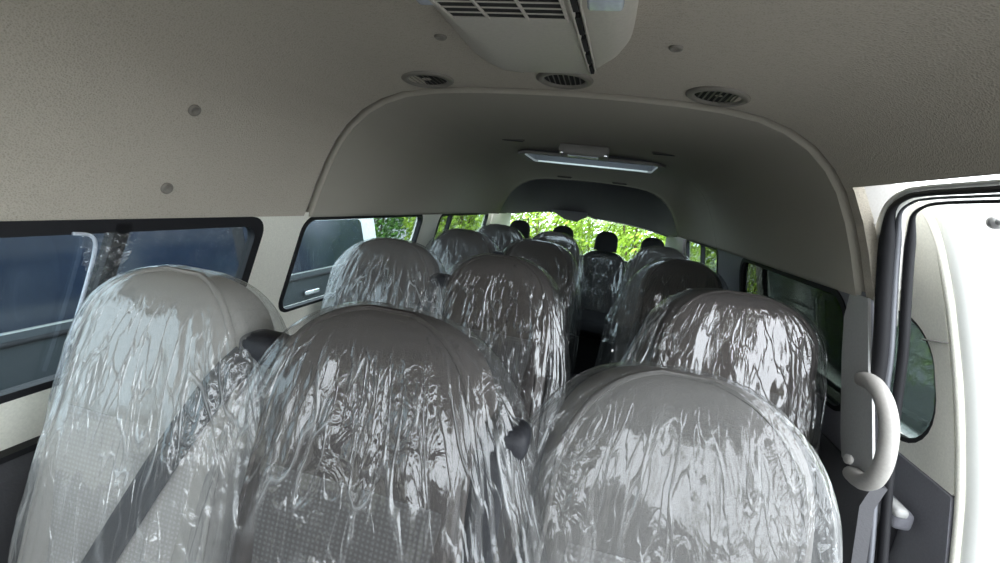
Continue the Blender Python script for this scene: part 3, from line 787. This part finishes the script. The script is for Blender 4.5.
make_seat(-.155, RC, 'seat next to the aisle in the middle of the third row', 'third row seats')
make_seat(.572, RC, 'single dark seat on the door side of the third row', 'third row seats')
make_seat(-.572, RD, 'seat by the side window in the fourth row', 'fourth row seats')
make_seat(-.165, RD, 'seat next to the aisle in the middle of the fourth row', 'fourth row seats')
make_seat(.572, RD, 'single dark seat on the door side of the fourth row', 'fourth row seats')
def rear_seat(x, label):
    s = empty('rear_bench_seat', (x, RE, 0)); tag(s, label, 'seat', 'shade-blackened seats of the rear bench')
    part('backrest', 'rbackrest', lambda: back_surface(REAR), MT['blackfab'], s)
    hr = part('headrest', 'headrest', lambda: back_surface(HEADR, 24, 40), MT['blackfab'], s)
    for sx in (-.035, .035): part('headrest_post', 'hpost%d' % (sx > 0), lambda: tube([(sx, -.01, .93), (sx, 0, 1.0)], .006, 8), MT['chrome'], hr)
    part('seat_cushion', 'rcushion', lambda: cushion(.18, -.57, -.08, .31, .45), MT['blackfab'], s)
    part('seat_base', 'rbase', lambda: box((0, -.30, .155), (.33, .44, .31)), MT['blackfab'], s)
    return s
rear_seat(-.565, 'shade-blackened rear bench seat with separate headrest in the corner by the window side')
rear_seat(-.175, 'shade-blackened rear bench seat with separate headrest, half hidden behind the middle row of seats')
rear_seat(.205, 'shade-blackened rear bench seat with separate headrest facing down the aisle')
rear_seat(.585, 'shade-blackened rear bench seat with separate headrest on the door side corner')

# ------------------------------------------------------------------ plastic film covers
def cover(name_key, spec, el, er, depth, seed, nl=110, na=220, amp=.010, gap=.010, tent=.0, fan=1.0, x0=0.):
    rows = []
    for i in range(nl+1):
        f = i/nl; q = max(depth*f**1.6, .0004)
        row = []
        for k in range(na):
            th = 2*math.pi*k/na
            p = back_point(th, min(q+.003, .66), spec, gap*(.45+.55*min(1, q/.15)))
            if q > .66: p.z = spec['H']-q; p.y -= spec['rec']*(q-.66)
            p.z += .004
            s = min(1, q/.34)**1.25
            c, sn = math.cos(th), math.sin(th)
            ex = er if c > 0 else el
            p.x += c*abs(c)*ex*s
            p.y += sn*(.018*s+tent*s)
            a = amp*(.12+.88*min(1, q/.25))
            cc = Vector((c*2.6*fan+seed, sn*2.6*fan, q*1.6))
            n1 = (1-2.2*abs(noise.noise(cc)))*1.25
            n2 = 1-2.2*abs(noise.noise(Vector((c*8+seed*2, sn*8, q*2.5+3+p.x*2))))
            n3 = 1-2.2*abs(noise.noise(Vector((c*19+seed*3, sn*19, q*5+p.x*4))))
            n4 = noise.noise(Vector((p.x*16, p.y*16+seed, p.z*11)))
            d = a*(1.0*n1+.55*n2+.28*n3+.4*n4)
            d = max(d, -gap*.75+0)
            nx = Vector((c*.8, sn, .15)); p = p+nx*d
            lim = .806; X = p.x+x0
            if abs(X) > lim-.03: X = math.copysign(lim-.03*math.exp(-(abs(X)-lim+.03)/.03), X); p.x = X-x0
            row.append(p)
        rows.append(row)
    V, Fc = grid(rows, True); Fc.append(tuple(range(na))[::-1])
    return V, Fc
FILM = dict(milky=film_mat('milky_film', .20, .07, 1.0, 1.3, vein=.8), hazy=film_mat('hazy_film', .075, .055, 1.0, 4.1), clear=film_mat('clear_film', .035, .09, 1.25, 7.7, vein=.8), grey=film_mat('grey_film', .12, .035, 1.0, 2.2, vein=.5))
def add_cover(x, y, spec, el, er, seed, film, label, group, depth=.72, hi=True, amp=.009, gap=.010, tent=0., yaw=0.):
    V, Fc = cover('c', spec, el, er, depth, seed, *( (120, 260) if hi else (60, 120)), amp=amp, gap=gap, tent=tent, x0=x)
    o = mesh('plastic_cover', V, Fc, FILM[film], loc=(x, y, 0)); o.rotation_euler.z = yaw
    tag(o, label, 'plastic cover', group); return o
G = 'clear plastic covers over the seats'
tag(mesh('plastic_scrap', *film_scrap, FILM['hazy']), 'crumpled scrap of clear film stuck to the divider of the front side window', 'plastic film')
add_cover(-.562, RA, FULL, -.012, .06, 1.0, 'milky', 'milky plastic cover over the lit-toned seat beside the front side window', G, amp=.009, gap=.009)
add_cover(-.155, RA, FULL, .05, .10, 5.0, 'hazy', 'crinkled clear plastic cover over the middle front row seat', G, amp=.010)
add_cover(.30, RA+.05, SMALL, .07, .03, 9.3, 'grey', 'clear plastic cover over the front row seat nearest the sliding door', G, amp=.009)
add_cover(-.572, RB, FULL, .05, .05, 12.1, 'milky', 'streaky white plastic cover over the second row window seat', G)
add_cover(-.160, RB, FULL, .05, .06, 15.7, 'clear', 'clear plastic cover over the middle seat of the second row', G)
add_cover(.572, RB-.06, WIDE, .08, .02, 18.9, 'clear', 'shiny crumpled plastic cover over the single second row seat', G, amp=.012)
add_cover(-.572, RC, FULL, .04, .04, 22.5, 'hazy', 'plastic cover over the window seat of the third row', G, hi=False)
add_cover(-.155, RC, FULL, .04, .05, 25.5, 'clear', 'plastic cover over the aisle seat of the third row', G, hi=False)
add_cover(.572, RC, FULL, .12, .03, 28.2, 'clear', 'loose plastic cover over the single third row seat', G, hi=False)
add_cover(-.572, RD, FULL, .03, .03, 31.2, 'clear', 'plastic cover over the window seat of the fourth row', G, hi=False)
add_cover(-.165, RD, FULL, .03, .03, 34.2, 'clear', 'plastic cover over the aisle seat of the fourth row', G, hi=False)
add_cover(.572, RD, FULL, .03, .02, 37.2, 'clear', 'plastic cover over the single fourth row seat', G, hi=False)
add_cover(.205, RE, REAR, .01, .01, 40.2, 'clear', 'plastic cover over the rear bench seat facing the aisle, headrest left bare', G, hi=False, depth=.5, gap=.008, amp=.007)
add_cover(.585, RE, REAR, .01, .01, 43.2, 'clear', 'plastic cover over the rear bench seat in the door side corner', G, hi=False, depth=.5, gap=.008, amp=.007)
add_cover(-.175, RE, REAR, .01, .01, 46.2, 'clear', 'plastic cover over the rear bench seat behind the middle seats', G, hi=False, depth=.5, gap=.008, amp=.007)
add_cover(-.565, RE, REAR, .01, .01, 49.2, 'clear', 'plastic cover over the rear bench seat in the window side corner', G, hi=False, depth=.5, gap=.008, amp=.007)

# ------------------------------------------------------------------ outside
GZ = -.62
o = mesh('ground', *box((0, 5, GZ-.05), (60, 60, .1)), MT['ground'], smooth=False); tag(o, kind='structure')
# white vehicle parked alongside
PV = empty('parked_van', (-2.78, 1.65, GZ)); tag(PV, 'white van with dark blue windows parked close alongside, seen through the side windows', 'van'); off = Vector(PV.location)
sec = [(-.86, .25), (-.86, .85), (-.85, 1.18), (-.84, 1.22), (-.75, 1.615), (-.63, 1.71), (0, 1.76), (.63, 1.71), (.75, 1.615), (.84, 1.22), (.85, 1.18), (.86, .85), (.86, .25)]
rows = []
for y, k, lift in ((-2.4, .9, 0), (-2.3, 1, 0), (-1, 1, 0), (0, 1, 0), (1, 1, 0), (2.0, 1, 0), (2.12, .985, 0), (2.2, .93, 0)):
    rows.append([Vector((x*k, y, z if z < 1 else 1+(z-1)*(1 if k > .97 else k))) for x, z in sec])
V, Fc = grid(rows); n = len(sec); Fc.append(tuple(range(n))[::-1]); Fc.append(tuple((len(rows)-1)*n+k for k in range(n)))
for i in range(len(rows)-1): Fc.append((i*n, (i+1)*n, (i+1)*n+n-1, i*n+n-1))
mesh('body', V, Fc, MT['carwhite'], PV, angle=25)
mesh('lower_panel', *loft_solid([[Vector((x, y, z)) for y in (-2.28, 2.08)] for x, z in ((.864, .32), (.866, .85), (.857, 1.17), (.846, 1.205))], lambda p: Vector((.006, 0, 0))), MT['cargrey'], PV, smooth=False)
mesh('belt_moulding', *join(tube([(.866, -2.2, 1.17), (.866, 2.0, 1.17)], .012, 8)), MT['black'], PV)
for a, b in ((-.98, -.85), (.42, .56)):
    mesh('window_pillar', *slab([(a, 1.22), (b, 1.22), (b, 1.57), (a, 1.57)], [], lambda u, v: Vector((.845-(v-1.22)*.228, u, v)), lambda u, v: Vector((.82-(v-1.22)*.228, u, v))), MT['black'], PV, smooth=False)
for a, b in ((-2.1, -.95), (-.87, .45), (.53, 1.86)):
    def pm(e): return lambda u, v: Vector((.843+e-(v-1.22)*.228, u, v))
    mesh('side_window', *slab(rrect(a, b, 1.215, 1.575, .05), [], pm(.004), pm(-.02)), MT['carglass'], PV, smooth=False)
for y in (-1.9, 1.05): rbox('door_handle', (.885, y, 1.06), (.03, .16, .035), .01, MT['chrome'], PV)
for y in (-1.6, 1.45):
    for s_ in (-1, 1):
        mesh('wheel', *tube([(s_*.66, y, .32), (s_*.87, y, .32)], .32, 28), MT['tyre'], PV, angle=40)
# greenery
random.seed(5)
def leaves(n, boxes, size):
    V, Fc = [], []
    for i in range(n):
        x0, x1, y0, y1, z0, z1 = random.choice(boxes)
        p = Vector((random.uniform(x0, x1), random.uniform(y0, y1), random.uniform(z0, z1)))
        a = Vector((random.gauss(0, 1), random.gauss(0, 1), random.gauss(0, 1))).normalized(); b = a.orthogonal().normalized(); c = a.cross(b)
        s = size*random.uniform(.5, 1.3); k = len(V)
        V += [p-b*s, p-c*s*.4, p+b*s*.9+a*s*.2, p+c*s*.4]; Fc.append((k, k+1, k+2, k+3))
    return V, Fc
def shrub(x, y, r, h, m, label):
    root = empty('green_shrub', (x, y, GZ)); tag(root, label, 'shrub', 'green shrubs growing around the van')
    stems = []
    for k in range(6):
        a = k*1.05+x; stems.append(tube(smooth_path([(0.05*math.cos(a), .05*math.sin(a), 0), (r*.3*math.cos(a), r*.3*math.sin(a), h*.4), (r*.6*math.cos(a), r*.6*math.sin(a), h*.85)], 4), .02, 6))
    mesh('stems', *join(*stems), MT['bark'], root)
    V, Fc = [], []
    for i in range(6500):
        u, v, t = random.gauss(0, 1), random.gauss(0, 1), random.gauss(0, 1); l = math.sqrt(u*u+v*v+t*t); q = random.uniform(.55, 1.05)
        p = Vector((u/l*r*q, v/l*r*q, h*.52+t/l*h*.52*q))
        if p.z < .02: p.z = random.uniform(.02, .4)
        a = Vector((random.gauss(0, 1), random.gauss(0, 1), random.gauss(0, 1))).normalized(); b = a.orthogonal().normalized(); c = a.cross(b)
        s = random.uniform(.03, .075); k = len(V)
        V += [p-b*s, p-c*s*.4, p+b*s*.9+a*s*.2, p+c*s*.4]; Fc.append((k, k+1, k+2, k+3))
    o = mesh('foliage', V, Fc, m, root, smooth=False)
k = 0
SH = [(-4.9, 8.6, .95, 2.7, 'leafd'), (-2.9, 8.4, .97, 2.6, 'leaf'), (-.95, 8.7, .97, 2.8, 'leaf'), (1.0, 8.4, .97, 2.6, 'leaf'), (2.95, 8.5, .97, 2.8, 'leaf'), (4.3, 6.9, .97, 2.6, 'leaf'), (4.5, 4.9, .97, 2.8, 'leaf'), (4.5, 2.9, .97, 2.6, 'leaf'), (.05, 10.5, 1.1, 3.2, 'leaf'), (2.3, 10.6, 1.1, 3.3, 'leaf'), (-5.2, 6.6, .97, 2.5, 'leaf'), (-3.9, 10.7, 1.1, 3.4, 'leaf')]
names = ['dark green leafy shrub beyond the side windows at the rear', 'bright green shrub behind the window side corner of the rear window', 'bright green shrub straight behind the middle of the rear window',
         'bright green shrub behind the rear bench headrest facing the aisle', 'bright green shrub behind the door side corner of the rear window', 'green shrub seen through the rearmost door side window',
         'green shrub beyond the door side windows, beside the rear quarter', 'green shrub beyond the slid open door', 'taller green shrub in the second rank straight behind the rear window', 'taller green shrub in the second rank behind the door side corner', 'green shrub beyond the last side window', 'tall green shrub farther off past the parked van']
for a, l in zip(SH, names): shrub(a[0], a[1], a[2], a[3], MT[a[4]], l)
